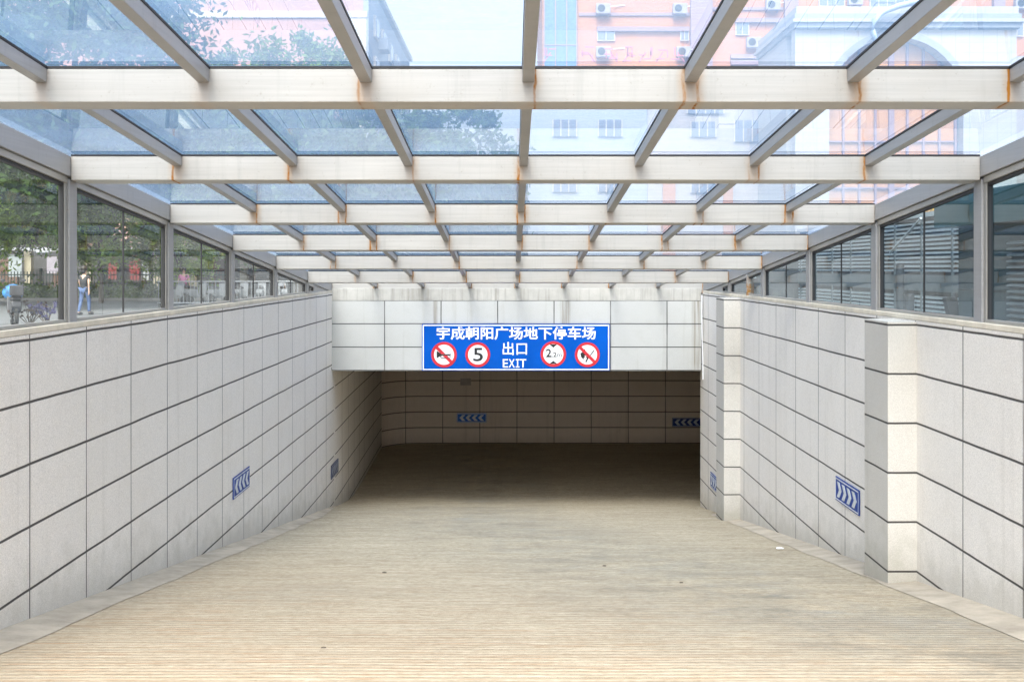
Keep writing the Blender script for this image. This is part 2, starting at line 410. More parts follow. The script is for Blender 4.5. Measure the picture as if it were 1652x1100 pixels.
# ------------------------------------------------------------------ retaining walls
def wallface(b, X, y0, y1, z1, u0, uw, flip, step=1.0):
    y = y0
    while y < y1-1e-6:
        e = min(y+step, y1)
        xo = lambda q: X-(.0245*(q-20.5) if (q > 20.5 and not flip) else 0)
        P = [(xo(y), y, zf(y)-.1), (xo(e), e, zf(e)-.1), (xo(e), e, z1), (xo(y), y, z1)]
        U = [((p[1]-u0)/uw, (p[2]-EYE+.90)/.42) for p in P]
        b.face(P[::-1] if flip else P, U[::-1] if flip else U); y = e
WT = E(-.445)
t = thing('retaining_wall', (XL, 12, zf(12)), 'long white tiled wall with black joints along the left side of the ramp', 'wall')
b = MB(); wallface(b, XL, 1.2, 29.9, WT, 7.54, 1.003, False)
def capbox(b, x0, x1, y0, y1, z0, z1):
    n0 = len(b.f); b.box(x0, x1, y0, y1, z0, z1)
    for k in range(n0, len(b.f)): b.uv[k] = [(.5, .5)]*4
capbox(b, XL-.2, XL-.004, 1.2, 20.6, -4.6, WT-.002)
b.build('tiled_face', M_tile, t)
MB().box(XL-.19, XL-.003, 1.2, 20.2, WT, WT+.045).build('sill', M_sill, t, bevel=.006)
t = thing('retaining_wall', (XR, 12, zf(12)), 'white tiled wall with two pilasters along the right side of the ramp', 'wall')
b = MB(); wallface(b, XR, 1.2, 20.5, WT, 7.55, 1.01, True); capbox(b, XR+.004, XR+.2, 1.2, 20.5, -4.6, WT-.002)
b.face([(XR, 20.5, -4.6), (XR+.2, 20.5, -4.6), (XR+.2, 20.5, WT), (XR, 20.5, WT)], [(.5, .5)]*4)
b.build('tiled_face', M_tile, t)
MB().box(XR+.003, XR+.19, 1.2, 20.2, WT, WT+.045).build('sill', M_sill, t, bevel=.006)
for yp in (2.16, 9.54, 16.92):
    b = MB(); xi = 3.205; y1 = yp+.63; zt = WT-.012; z0 = zf(y1)-.15; v = lambda z: (z-EYE+.90)/.42
    b.face([(xi, yp, z0), (XR, yp, z0), (XR, yp, zt), (xi, yp, zt)], [(.5, v(z0)), (.5, v(z0)), (.5, v(zt)), (.5, v(zt))])
    b.face([(xi, y1, z0), (xi, yp, z0), (xi, yp, zt), (xi, y1, zt)], [(.5, v(z0)), (.5, v(z0)), (.5, v(zt)), (.5, v(zt))])
    b.face([(XR, y1, z0), (xi, y1, z0), (xi, y1, zt), (XR, y1, zt)], [(.5, v(z0)), (.5, v(z0)), (.5, v(zt)), (.5, v(zt))])
    b.face([(xi, yp, zt), (XR, yp, zt), (XR, y1, zt), (xi, y1, zt)], [(.5, .5)]*4)
    b.build('pilaster', M_pil, t)

# ------------------------------------------------------------------ portal and tunnel
LB, LT = E(-1.85), E(-.585)
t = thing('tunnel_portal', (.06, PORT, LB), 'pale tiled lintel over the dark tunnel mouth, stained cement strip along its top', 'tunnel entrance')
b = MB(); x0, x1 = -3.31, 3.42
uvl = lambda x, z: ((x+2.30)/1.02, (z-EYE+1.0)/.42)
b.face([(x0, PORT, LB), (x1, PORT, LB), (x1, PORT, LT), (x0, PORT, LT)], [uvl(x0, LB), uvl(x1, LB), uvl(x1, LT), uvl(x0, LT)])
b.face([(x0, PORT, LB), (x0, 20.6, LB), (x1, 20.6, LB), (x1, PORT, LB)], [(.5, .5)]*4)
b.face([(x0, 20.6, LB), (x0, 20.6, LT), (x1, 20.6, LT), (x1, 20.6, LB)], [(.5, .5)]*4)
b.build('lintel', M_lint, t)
MB().box(x0, x1, PORT+.03, 20.75, LT, E(-.36)).build('coping', M_cop, t, bevel=.006)
b = MB()
b.box(-3.5, 10, 20.6, 31.2, LB-.006, LB+.25); b.build('ceiling', M_ceil, t)
t = thing('tunnel_wall', (0, 30.6, E(-4.78)), 'dim tiled wall across the back of the tunnel, gently curved near its left corner', 'wall')
b = MB(); path = [(-3.49, 29.86), (-3.36, 30.10), (-3.16, 30.34), (-2.9, 30.53), (-2.55, 30.6)]
path += [(9.5, 30.6)]
ub = 0; L = [0]
for p, q in zip(path, path[1:]): L.append(L[-1]+math.dist(p, q))
off = L[-2]+(-2.91+1.015-path[-2][0])        # u such that a joint falls at X = -2.91
for k, (p, q) in enumerate(zip(path, path[1:])):
    z0, z1 = E(-5.0), E(-1.7); f = lambda z: (z-EYE+3.92)/.427
    u0, u1 = (L[k]-off)/1.015, (L[k+1]-off)/1.015
    b.face([(*p, z0), (*q, z0), (*q, z1), (*p, z1)][::-1], [(u0, f(z0)), (u1, f(z0)), (u1, f(z1)), (u0, f(z1))][::-1])
for P in ([(9.5, 30.6), (9.5, 20.5)], [(9.5, 20.5), (3.65, 20.5)]):
    p, q = P; b.face([(*q, E(-5)), (*p, E(-5)), (*p, E(-1.7)), (*q, E(-1.7))], [(.5, .2)]*4)
b.build('tiled_face', M_back, t)
tag(MB().box(-1.41, -1.12, 30.56, 30.597, E(-3.19), E(-3.0)).build('wall_plate', plain('plate_grey', (.42, .38, .36), .5), bevel=.004), 'small pale plate high on the dim back wall of the tunnel', 'wall plate')

# ------------------------------------------------------------------ canopy
t = thing('glass_canopy', (.1, 12, WT), 'steel and glass canopy with sloping roof and window sides over the ramp', 'canopy')
BH, BD, PH, PW = .175, .17, .072, .062
for k, y in enumerate(YB):
    bm = MB().slope(BX0, BX1, y, y+BD, zr, BH).build('cross_beam', M_steel, t, bevel=.004)
    MB().slope(BX0, BX1, y-.003, y+BD-.02, lambda q: zr(q)+.013, .0125).build('gasket', M_gask, bm)
for y0, y1 in zip(YB, YB[1:]):
    for k in range(-3, 4):
        x = XC+k*PITCH
        p = MB().slope(x-PW/2, x+PW/2, y0+BD+.001, y1-.001, zr, PH).build('purlin', M_steel2, t, bevel=.003)
        MB().slope(x-PW/2-.003, x+PW/2+.003, y0+BD+.001, y1-.005, lambda q: zr(q)+.013, .0125).build('gasket', M_gask, p)
    for k in range(-4, 4):
        xa = max(XC+k*PITCH, BX0-.08); xb = min(XC+(k+1)*PITCH, BX1+.08)
        if k == -4: xa = BX0-.08
        if k == 3: xb = BX1+.08
        ye = y1 if y1 < 20 else y1+.12
        rr = random.Random(k*17+int(y0*10)).uniform(-.0015, .0015)
        MB().face([(xa+.004, ye-.004, zr(ye)+.02+rr), (xb-.004, ye-.004, zr(ye)+.02), (xb-.004, y0+.004, zr(y0)+.02-rr), (xa+.004, y0+.004, zr(y0)+.02)]).build('roof_pane', M_glass, t)
SZ = WT+.045
for side in (-1, 1):
    bx = BX0 if side < 0 else BX1
    X = lambda d: bx+side*d                # d metres outward from the inner face
    def bar(b, d0, d1, *a): b.slope(min(X(d0), X(d1)), max(X(d0), X(d1)), *a)
    for y in YB[:-1]:
        b = MB(); a0, a1 = sorted((X(.012), X(.075)))
        zt = zr(y+.15)-.152
        if zt > SZ: b.box(a0, a1, y+.003, y+.148, SZ-.04, zt).build('post', M_steel2, t, bevel=.004)
    if side > 0:
        a0, a1 = sorted((X(.006), X(.07)))
        MB().box(a0, a1, 16.50, 16.56, SZ-.04, zr(16.5)-.158).build('post', M_rpost, t, bevel=.003)
    for y0, y1 in zip(YB, YB[1:]):
        b = MB(); bar(b, .0015, .08, y0+.001, y1-.001, zr, .150); b.build('edge_beam', M_steel2, t, bevel=.004)
        ya, yb = y0+.150, y1+.001
        head = lambda q: zr(q)-.153
        ylim = yb
        while head(ylim)-.10 < SZ+.03 and ylim > ya+.2: ylim -= .02
        yb = ylim
        fr = MB()
        bar(fr, .022, .072, ya, yb, head, .048)
        h1 = lambda q: head(q)-.049
        for (s0, s1) in ((ya, ya+.03), (yb-.045, yb)):
            a0, a1 = sorted((X(.028), X(.076)))
            z0 = SZ+.001
            fr.hexa([(a0, s0, z0), (a1, s0, z0), (a1, s1, z0), (a0, s1, z0), (a0, s0, h1(s0)), (a1, s0, h1(s0)), (a1, s1, h1(s1)), (a0, s1, h1(s1))])
        a0, a1 = sorted((X(.028), X(.074))); fr.box(a0, a1, ya+.031, yb-.046, SZ+.001, SZ+.025)
        if yb < y1-.1:
            fl = MB(); a0, a1 = sorted((X(.03), X(.07))); ye = min(y1, 20.19)
            fl.hexa([(a0, yb+.002, SZ), (a1, yb+.002, SZ), (a1, ye, SZ-.1), (a0, ye, SZ-.1), (a0, yb+.002, head(yb)), (a1, yb+.002, head(yb)), (a1, ye, head(ye)), (a0, ye, head(ye))]); fl.build('filler_plate', M_steel2, t)
        wn = fr.build('window', M_alu, t, bevel=.003)
        gk = MB(); bar(gk, .036, .070, ya+.031, yb-.046, h1, .022)
        a0, a1 = sorted((X(.036), X(.07)))
        for s0, s1 in ((yb-.062, yb-.0465), (ya+.0315, ya+.042)):
            gk.hexa([(a0, s0, SZ+.026), (a1, s0, SZ+.026), (a1, s1, SZ+.026), (a0, s1, SZ+.026), (a0, s0, h1(s0)-.0225), (a1, s0, h1(s0)-.0225), (a1, s1, h1(s1)-.0225), (a0, s1, h1(s1)-.0225)])
        ym = (ya+yb)/2; a0, a1 = sorted((X(.050), X(.064)))
        gk.hexa([(a0, ym-.006, SZ+.026), (a1, ym-.006, SZ+.026), (a1, ym+.006, SZ+.026), (a0, ym+.006, SZ+.026)] +
                [(q[0], q[1], h1(q[1])-.023) for q in ((a0, ym-.006), (a1, ym-.006), (a1, ym+.006), (a0, ym+.006))])
        gk.build('gasket', M_gask, wn)
        for s0, s1 in ((ya+.043, ym-.007), (ym+.007, yb-.063)):
            xg = X(.057)
            MB().face([(xg, s0, SZ+.027), (xg, s1, SZ+.027), (xg, s1, h1(s1)-.0235), (xg, s0, h1(s0)-.0235)]).build('pane', M_win if side < 0 else M_winr, wn)

# ------------------------------------------------------------------ big blue sign over the tunnel mouth
SC = 3.385/1465; SX0 = -1.622; SZ1 = E(-1.003); SY = PORT-.045
sx = lambda p: SX0+(p-103)*SC
sz = lambda p: SZ1-(p-65)*SC
t = thing('exit_sign', (.07, SY, sz(428)), 'wide blue car park exit sign with four red roundels on the lintel', 'sign')
MB().box(sx(103), sx(1568), SY, SY+.04, sz(428), sz(65)).build('board', M_blue, t, bevel=.003)
b = MB(); o, i = 6, 14
b.box(sx(103+o), sx(1568-o), SY-.004, SY-.0005, sz(65+i), sz(65+o)); b.box(sx(103+o), sx(1568-o), SY-.004, SY-.0005, sz(428-o), sz(428-i))
b.box(sx(103+o), sx(103+i), SY-.004, SY-.0005, sz(428-i), sz(65+i)); b.box(sx(1568-i), sx(1568-o), SY-.004, SY-.0005, sz(428-i), sz(65+i))
b.build('border', M_white, t)
text('lettering', '宇成朝阳广场地下停车场', M_white, t, sx(218), sx(1458), sz(187), sz(85), SY-.004, bold=.02)
text('lettering', '出口', M_white, t, sx(732), sx(922), sz(306), sz(204), SY-.004, bold=.012)
for ch, a, c in (('E', 733, 774), ('X', 779, 827), ('T', 866, 916)): text('letter', ch, M_white, t, sx(a), sx(c), sz(403), sz(337), SY-.004, bold=.012)
MB().prism([(sx(a), SY-.004, sz(c)) for a, c in ((834, 403), (863, 403), (863, 394), (853, 394), (853, 346), (863, 346), (863, 337), (834, 337), (834, 346), (844, 346), (844, 394), (834, 394))], (0, .003, 0)).build('letter', M_white, t)
def roundel(cx, cy, r):
    c = (sx(cx), SY-.006, sz(cy))
    d = MB().ring(c, 0, r*.80*SC, .0055).build('roundel', M_white, t)
    MB().ring((c[0], SY-.008, c[2]), r*.785*SC, r*SC, .0075).build('ring', M_red, d)
    return d
def P(cx, cy, pts, y=-.009): return [(sx(cx+a), SY+y, sz(cy+q)) for a, q in pts]
def slash(d, cx, cy, r):
    a = r*.60; h = r*.085
    MB().prism(P(cx, cy, [(-a-h, -a+h), (-a+h, -a-h), (a+h, a-h), (a-h, a+h)][::-1], -.013), (0, .002, 0)).build('slash', M_red, d)
d = roundel(275, 303, 100)
b = MB(); b.prism(P(275, 303, [(-57, -30), (-20, -6), (-20, 6), (-57, 28)]), (0, .002, 0))
b.tube(P(275, 303, [(-20, 0), (54, -2)], -.008), 5*SC, 6); lp = [(-26, 14), (-18, 4), (40, 4), (48, 10), (48, 20), (40, 27), (-18, 27), (-26, 18), (-26, 14)]
b.tube(P(275, 303, lp, -.008), 3.2*SC, 6); b.build('horn_symbol', M_black, d); slash(d, 275, 303, 100)
d = roundel(538, 303, 97)
text('numeral', '5', M_black, d, sx(503), sx(578), sz(354), sz(250), SY-.009, bold=.012)
d = roundel(1127, 298, 100)
text('numeral', '2', M_black, d, sx(1070), sx(1112), sz(322), sz(258), SY-.009, bold=.02)
text('numeral', '.2', M_black, d, sx(1114), sx(1152), sz(321), sz(285), SY-.009, bold=.02)
text('numeral', 'm', M_black, d, sx(1155), sx(1192), sz(321), sz(297), SY-.009, bold=.0)
b = MB(); b.prism(P(1127, 298, [(-30, -76), (30, -76), (0, -50)], -.010), (0, .002, 0)); b.build('triangle', M_black, d); b = MB(); b.prism(P(1127, 298, [(-30, 76), (0, 52), (30, 76)], -.010), (0, .002, 0)); b.build('triangle', M_black, d)
d = roundel(1392, 303, 97)
b = MB()
b.prism(P(1392, 303, [(-54, -10), (-40, -20), (-30, -16), (-26, -30), (-18, -14), (-8, -4), (-16, 6), (-24, 8), (-16, 16), (-30, 26), (-22, 32), (-34, 34), (-48, 18)]), (0, .002, 0))
b.prism(P(1392, 303, [(-12, 10), (14, 20), (-8, 60), (-16, 54), (-4, 30)]), (0, .002, 0))
b.tube(P(1392, 303, [(24, 4), (52, -34)], -.008), 4*SC, 6); b.prism(P(1392, 303, [(-28, -34), (-20, -46), (-14, -32), (-22, -22)]), (0, .002, 0))
b.build('match_symbol', M_black, d); slash(d, 1392, 303, 97)

# ------------------------------------------------------------------ chevron signs
def chevron(loc, rotz, label, point=-1, n=4, L=.8, H=.25, mb=M_dblue, mw=M_wdim, border=True):
    """board in local XZ facing -Y, chevrons pointing to local -X (point=-1) or +X"""
    t = thing('chevron_sign', loc, label, 'sign', 'blue chevron signs on the tiled walls'); t.rotation_euler = (0, 0, rotz)
    ROOT[t.name] = (0, 0, 0)
    MB().box(-L/2, L/2, 0, .012, -H/2, H/2).build('board', mb, t, bevel=.002)
    b = MB(); e = .010
    for z0, z1 in ((H/2-.024, H/2-.012), (-H/2+.012, -H/2+.024)): b.box(-L/2+e, L/2-e, -.003, -.0003, z0, z1)
    for x0, x1 in ((-L/2+e, -L/2+e+.007), (L/2-e-.007, L/2-e)): b.box(x0, x1, -.003, -.0003, -H/2+.024, H/2-.024)
    b.build('border', mw, t)
    st = (L-.12)/n
    for k in range(n):
        xc = -L/2+.06+st*(k+.5); h = H/2-.045; wd = st*.50; q = point*st*.22
        pts = [(xc-q-wd/2, -h), (xc-q+wd/2, -h), (xc+q+wd/2, 0), (xc-q+wd/2, h), (xc-q-wd/2, h), (xc+q-wd/2, 0)]
        MB().prism([(a, -.004, c) for a, c in pts], (0, .0035, 0)).build('chevron', mw, t)
    return t
M_bb = plain('retro_lit_chevron_blue', (.03, .20, .70), .5)  # chevron blue lightened to stand in for retroreflected light in the tunnel
chevron((XL+.016, 13.4, E(-2.56)), R(90), 'blue chevron sign on the left wall in full daylight, halfway down the ramp', -1)
chevron((XL+.016, 20.45, E(-3.66)), R(90), 'dull blue chevron sign on the left wall at the edge of the tunnel shade', -1, mb=plain('dull_blue', (.05, .06, .13), .5), mw=plain('dull_white', (.30, .32, .36), .5))  # greyer, darker blue and white than the other boards
chevron((XR-.016, 11.48, E(-2.325)), R(-90), 'blue chevron sign with white arrows on the right wall just past the nearer pilaster', 1)
chevron((XR-.016, 18.98, E(-3.64)), R(-90), 'blue chevron sign half hidden by the farther pilaster on the right wall', 1)
chevron((-1.10, 30.58, E(-4.08)), 0, 'blue chevron sign with reflective brightness painted in, on the tunnel back wall below the exit sign', -1, mb=M_bb, mw=M_white)
chevron((4.78, 30.58, E(-4.20)), 0, 'shadowed blue chevron sign on the tunnel back wall, cut off by the right wall', -1)

# ------------------------------------------------------------------ cables, litter
t = thing('cable', (-3.26, PORT-.06, E(-1.85)), 'black cable drooping from a small bracket at the left end of the lintel', 'cable')
q = lambda px, py: (lambda a: (a[0], PORT-.05, a[2]))(at(px, py, PORT-.05))
MB().tube([q(528, 533), q(531, 529), q(533, 537), q(532, 560), q(532, 580), q(535, 597)], .011, 6).build('wire', M_rub, t)
b = MB().box(-3.36, -3.30, PORT-.09, PORT-.02, E(-1.17), E(-1.10)); b.ball((-3.33, PORT-.10, E(-1.19)), .03); b.build('bracket', plain('bracket_grey', (.30, .33, .30), .5), t)
t = thing('cable', (3.43, PORT-.06, E(-1.9)), 'thin white cable running down the edge of the right wall beside the lintel', 'cable')
MB().tube([(3.425, PORT-.03, E(-.47)), (3.42, PORT-.04, E(-.6)), (3.425, PORT-.04, E(-1.2)), (3.44, PORT-.03, E(-1.65)), (3.44, PORT-.03, E(-2.0))], .010, 6).build('wire', M_white, t)
def onfloor(px, py):
    k = (py-433)/1805; Y = -FLOOR_A/(k+FLOOR_B); return ((px-826)*Y/1805, Y, zf(Y))
c = onfloor(1257, 888)
b = MB(); rnd = random.Random(5)
b.ball((c[0], c[1], c[2]+.03), .026, 9, 6, (1.4, .8, .5)); b.ball((c[0]+.033, c[1]+.01, c[2]+.025), .018, 8, 6, (1.2, 1, .5))
o = b.build('crumpled_paper', plain('paper_white', (.72, .74, .76), .8)); tag(o, 'crumpled white scrap of paper in the right gutter', 'litter')
for (px, py, r, lb) in ((620, 924, .018, 'dark dry leaf lying flat on the left half of the ramp'), (522, 1045, .013, 'small black pebble low on the left of the ramp'), (1099, 940, .014, 'dark crumb of dirt on the right half of the ramp'), (975, 913, .016, 'tiny dark speck of grit near the middle of the ramp')):
    c = onfloor(px, py); b = MB(); b.ball((c[0], c[1], c[2]+r*.3), r, 8, 5, (1.3, .8, .4)); tag(b.build('leaf' if 'leaf' in lb else 'pebble', plain('litter_dark', (.09, .07, .05), .8)), lb, 'leaf' if 'leaf' in lb else 'pebble')

# ================================================================== beyond the canopy
M_trunk = concrete_mat('bark', (.10, .08, .06), .3, 6)
M_leafA = leaf_mat('leaf_dark', (.018, .042, .012), (.06, .11, .028))
M_leafB = leaf_mat('leaf_mid', (.03, .065, .014), (.11, .18, .035))
M_leafC = leaf_mat('leaf_bright', (.05, .11, .015), (.26, .38, .06))
def leaves(b, cx, cy, cz, rx, ry, rz, clumps, per, size, rnd, hollow=.15):
    for _ in range(clumps):
        while True:
            p = Vector((rnd.uniform(-1, 1), rnd.uniform(-1, 1), rnd.uniform(-1, 1)))
            if hollow < p.length < 1: break
        c = Vector((cx+p.x*rx, cy+p.y*ry, cz+p.z*rz)); cr = rnd.uniform(.10, .26)*(rx+rz)/2
        for _ in range(per):
            d = Vector((rnd.gauss(0, .55), rnd.gauss(0, .55), rnd.gauss(0, .42)))*cr
            s_ = size*rnd.uniform(.6, 1.4); n = Vector((rnd.gauss(0, 1), rnd.gauss(0, 1), rnd.gauss(.5, 1))).normalized()
            a = n.orthogonal().normalized(); a.rotate(Matrix.Rotation(rnd.uniform(0, 6.3), 3, n)); e = n.cross(a)
            q = c+d; b.face([q-a*s_, q+e*s_*.42, q+a*s_, q-e*s_*.42])
def tree(loc, h, r, label, mat, seed, size=.2, clumps=70, per=70, low=.3):
    rnd = random.Random(seed); t = thing('tree', loc, label, 'tree', 'trees beyond the canopy'); x, y, z = loc
    b = MB(); b.tube([(x, y, z-.1), (x+.05*h*rnd.uniform(-1, 1)*.3, y, z+h*.25), (x+rnd.uniform(-.2, .2), y, z+h*.55), (x, y, z+h*.8)], [h*.017, h*.013, h*.009, h*.003], 8)
    for k in range(7):
        a = rnd.uniform(0, 6.3); z0 = z+h*rnd.uniform(.25, .55); L = r*rnd.uniform(.5, .85)
        b.tube([(x, y, z0), (x+math.cos(a)*L*.5, y+math.sin(a)*L*.5, z0+h*.12), (x+math.cos(a)*L, y+math.sin(a)*L, z0+h*.25)], [h*.009, h*.006, h*.002], 6)
    b.build('trunk', M_trunk, t)
    b = MB(); leaves(b, x, y, z+h*(low+1)/2, r, r, h*(1-low)/2, clumps, per, size, rnd); b.build('crown', mat, t)
    return t

# --- tree seen through the upper left panes and the row behind it
T1 = tree((-16.9, 43, 0), 15.5, 5.6, 'tall dark tree showing above the upper left roof panes', M_leafA, 1, .16, 250, 150, .22)
T2 = tree((-11.8, 62, 0), 14.6, 4.0, 'rounded tree in front of the pink building, right of the tall tree', M_leafB, 2, .18, 240, 120, .15)
T3 = tree((-6.0, 56, 0), 10.2, 4.2, 'low broad tree beyond the tunnel, left of the ridge line', M_leafA, 3, .2, 170, 120, .1)
copy_tree(T3, (-3.3, 60, 0), 'low broad tree behind the middle of the canopy roof, beside the orange block', 1.9)
copy_tree(T1, (-24.5, 52, 0), 'dark leafy tree near the left edge behind the green fence', 2.2, .72)
copy_tree(T2, (-16.0, 64, 0), 'rounded tree behind the pavilion roof, left of its twin', 3.0, .95)
T4 = tree((-18.9, 51.5, 0), 7.6, 3.2, 'bright green leafy tree between the road and the pavilion', M_leafC, 7, .12, 130, 130, .18)
copy_tree(T4, (-23.6, 47.0, 0), 'bright green tree hanging low over the motorcycle in the left window', 2.4, 1.0)
copy_tree(T4, (-15.9, 53.5, 0), 'small bright tree beside the red banners of the pavilion', 4.0, .62)
for k, (x, y, s_) in enumerate(((-43, 84, 1.0), (-36, 80, .9), (-30, 82, .95), (-25, 79, .85), (-20, 78, .8))):
    copy_tree(T1, (x, y, 0), ['dark background tree, first from the left behind the shops', 'dark background tree, second from the left behind the shops', 'dark background tree in the middle of the row behind the shops', 'dark background tree, second from the right behind the shops', 'dark background tree at the right end of the row behind the shops'][k], k*1.3, s_)

# --- hedge, kerb, fence along the far side of the road on the left
M_hedge = leaf_mat('hedge_leaf', (.03, .07, .012), (.16, .24, .04))
rnd = random.Random(12)
b = MB()
for k in range(5200):
    x = rnd.uniform(-32, -14.3); y = 55+rnd.uniform(-.35, .35); z = .18+abs(rnd.gauss(0, .3))
    a = Vector((rnd.gauss(0, 1), rnd.gauss(0, 1), rnd.gauss(0, 1))).normalized()*.11; e = a.orthogonal()*.6
    q = Vector((x, y, z)); b.face([q-a, q+e, q+a, q-e])
tag(b.build('hedge', M_hedge), 'low clipped hedge along the foot of the green railing', 'hedge')
struct(MB().box(-33, -14.0, 54.2, 54.5, -.05, .16).build('kerb', concrete_mat('kerb_stone', (.34, .33, .32), .15), bevel=.02))
t = thing('picket_fence', (-23, 55.8, 0), 'dark green iron railing with spear pickets beyond the road', 'fence')
M_green = plain('green_paint', (.015, .05, .035), .45)
b = MB(); x = -33
while x < -14: b.box(x, x+.035, 55.8, 55.83, .1, 1.45); x += .16
b.build('picket_panel', M_green, t)
b = MB()
for z in (.3, 1.25): b.box(-33, -14, 55.77, 55.86, z, z+.06)
b.build('rail', M_green, t)
for k in range(7): MB().box(-33+k*3.15, -32.9+k*3.15, 55.74, 55.88, 0, 1.6).build('post', M_green, t)

# --- pavilion of shops
t = thing('pavilion', (-21, 68, 0), 'low pavilion of shops with pinkish tiled roof and red banners behind the railing', 'building')
M_dark = plain('shop_dark', (.05, .048, .046), .7, 0, .4, .6)
MB().box(-36, -10.5, 69.2, 74, 0, 3.0).build('wall', M_dark, t)
m = N('roof_tile'); x_, y_, z_ = m.xyz()
wv = m.math('MULTIPLY_ADD', m.math('SINE', m.math('MULTIPLY', x_, 20)), .5, .5); wz = m.math('MULTIPLY_ADD', m.math('SINE', m.math('MULTIPLY', z_, 26)), .5, .5)
M_rt = m.done(m.bsdf(m.mix(m.math('MULTIPLY', wv, wz), (.22, .12, .09), (.46, .30, .25)), .7))
MB().prism([(-25.6, 67.2, 3.0), (-25.6, 75, 5.2), (-25.6, 75, 5.0), (-25.6, 67.2, 2.85)], (8.4, 0, 0)).build('roof', M_rt, t)
b = MB()
for k in range(34):
    xx = -36+k*.75; b.box(xx, xx+.74, 67.0, 67.06, 2.62+.07*math.sin(k*1.7), 2.84)
b.build('awning', plain('awning_white', (.34, .35, .37), .6), t)
for x in (-33, -29.4, -25.8, -21.6, -19.4, -16.4, -13.2): MB().box(x, x+.42, 67.4, 67.8, 0, 2.8).build('pillar', plain('pillar_cream', (.28, .25, .18), .6), t)
for x, wd, z0, z1, col in ((-24.2, .5, .95, 2.3, (.32, .035, .025)), (-22.95, .65, .9, 2.4, (.35, .03, .025)), (-22.2, .45, .9, 2.0, (.60, .62, .62)), (-30.2, .8, 1.1, 2.4, (.45, .50, .52)), (-27.9, 1.2, 1.3, 2.3, (.50, .45, .52)), (-20.4, .9, 2.0, 2.5, (.45, .10, .05)), (-15.6, 1.3, 1.6, 2.3, (.55, .42, .10)), (-18.6, .5, .9, 2.4, (.12, .12, .13))):
    MB().box(x, x+wd, 67.1, 67.16, z0, z1).build('banner', plain('banner_cloth', tuple(q*.5 for q in col), .7), t)
for k, (x, wd) in enumerate(((-35, 1.4), (-31.8, 1.3), (-28.4, 1.2), (-18.6, 1.3), (-12.6, 1.4))):
    MB().box(x, x+wd, 69.1, 69.19, 0, 2.2).build('door', plain('door_brown', (.10, .055, .035), .5), t)

# --- white crowd barrier and parked scooters
M_wp = plain('white_paint', (.27, .285, .31), .45)
t = thing('barrier', (-12, 47.0, 0), 'white tubular crowd barrier across the far paving on the left', 'barrier')
b = MB()
for z in (.15, 1.05): b.tube([(-14.9, 47.0, z), (-8.9, 47.0, z)], .03, 6)
b.build('rail', M_wp, t)
b = MB()
for k in range(40): b.tube([(-14.85+k*.15, 47.0, .15), (-14.85+k*.15, 47.0, 1.05)], .012, 5)
b.build('bars', M_wp, t)
M_tyre = plain('tyre', (.02, .02, .02), .8); M_seat = plain('seat_vinyl', (.03, .03, .035), .5); M_chrome = plain('chrome', (.6, .6, .62), .25, .9)
def scooter(loc, rotz, label, body, cover=None):
    t = thing('scooter', loc, label, 'motorcycle', 'two-wheelers parked on the left'); t.rotation_euler = (0, 0, rotz); ROOT[t.name] = (0, 0, 0)
    for x in (-.62, .62):
        wb = MB(); n = 18
        wb.tube([(x+.24*math.cos(2*math.pi*k/n), 0, .29+.24*math.sin(2*math.pi*k/n)) for k in range(n+1)], .055, 8, False)
        wh = wb.build('wheel', M_tyre, t, smooth=True); MB().tube([(x, -.04, .29), (x, .04, .29)], .16, 14).build('rim', M_chrome, wh)
    b = MB(); b.prism([(-.85, -.13, .55), (-.72, -.13, .42), (-.25, -.13, .34), (.18, -.13, .30), (.30, -.13, .34), (.16, -.13, .42), (-.1, -.13, .44), (-.18, -.13, .68), (-.82, -.13, .72)], (0, .26, 0))
    b.prism([(.22, -.17, .36), (.34, -.17, .40), (.52, -.17, .95), (.40, -.17, .98)], (0, .34, 0)); b.prism([(.42, -.07, .50), (.86, -.07, .52), (.78, -.07, .60), (.55, -.07, .64)], (0, .14, 0))
    b.build('body', body, t, bevel=.03)
    MB().prism([(-.84, -.13, .74), (-.16, -.13, .70), (-.14, -.13, .78), (-.45, -.13, .84), (-.80, -.13, .86)], (0, .26, 0)).build('seat', M_seat, t, bevel=.03)
    MB().tube([(.62, 0, .3), (.50, 0, .75), (.42, 0, 1.02)], .03, 8).build('fork', M_chrome, t)
    MB().tube([(.32, -.34, 1.08), (.40, -.16, 1.03), (.42, 0, 1.02), (.40, .16, 1.03), (.32, .34, 1.08)], .018, 8).build('handlebar', M_seat, t)
    MB().ball((.56, 0, .92), .085, 10, 7, (.7, 1, 1)).build('headlight', M_chrome, t)
    for s_ in (-1, 1): MB().tube([(.38, s_*.2, 1.05), (.40, s_*.26, 1.22)], .008, 5).ball((.40, s_*.27, 1.26), .055, 8, 6, (.4, 1.2, .8)).build('mirror', M_seat, t)
    if cover:
        MB().ball((.46, 0, .92), .25, 14, 10, (.6, 1.15, .95)).build('windscreen_cover', cover, t, smooth=True)
        MB().box(-1.0, -.66, -.17, .17, .86, 1.14).build('top_box', M_seat, t, bevel=.03)
    return t
scooter((-13.88, 31.2, 0), R(118), 'dark motorcycle with bright blue wind cover at the left edge', plain('moto_black', (.03, .03, .035), .35), plain('cover_blue', (.02, .15, .36), .6, 0, .6, 7))
SCO = scooter((-14.6, 48.6, 0), R(75), 'white parked scooter behind the left end of the barrier', M_wp)
for k, (x, y) in enumerate(((-13.7, 48.8), (-12.7, 48.5), (-11.8, 48.9), (-10.9, 48.6), (-10.0, 48.8))):
    copy_tree(SCO, (x, y, 0), ['white parked scooter second from the left behind the barrier', 'white parked scooter third from the left behind the barrier', 'white parked scooter third from the right behind the barrier', 'white parked scooter second from the right behind the barrier', 'white parked scooter at the right end of the barrier'][k], R(70+k*9))

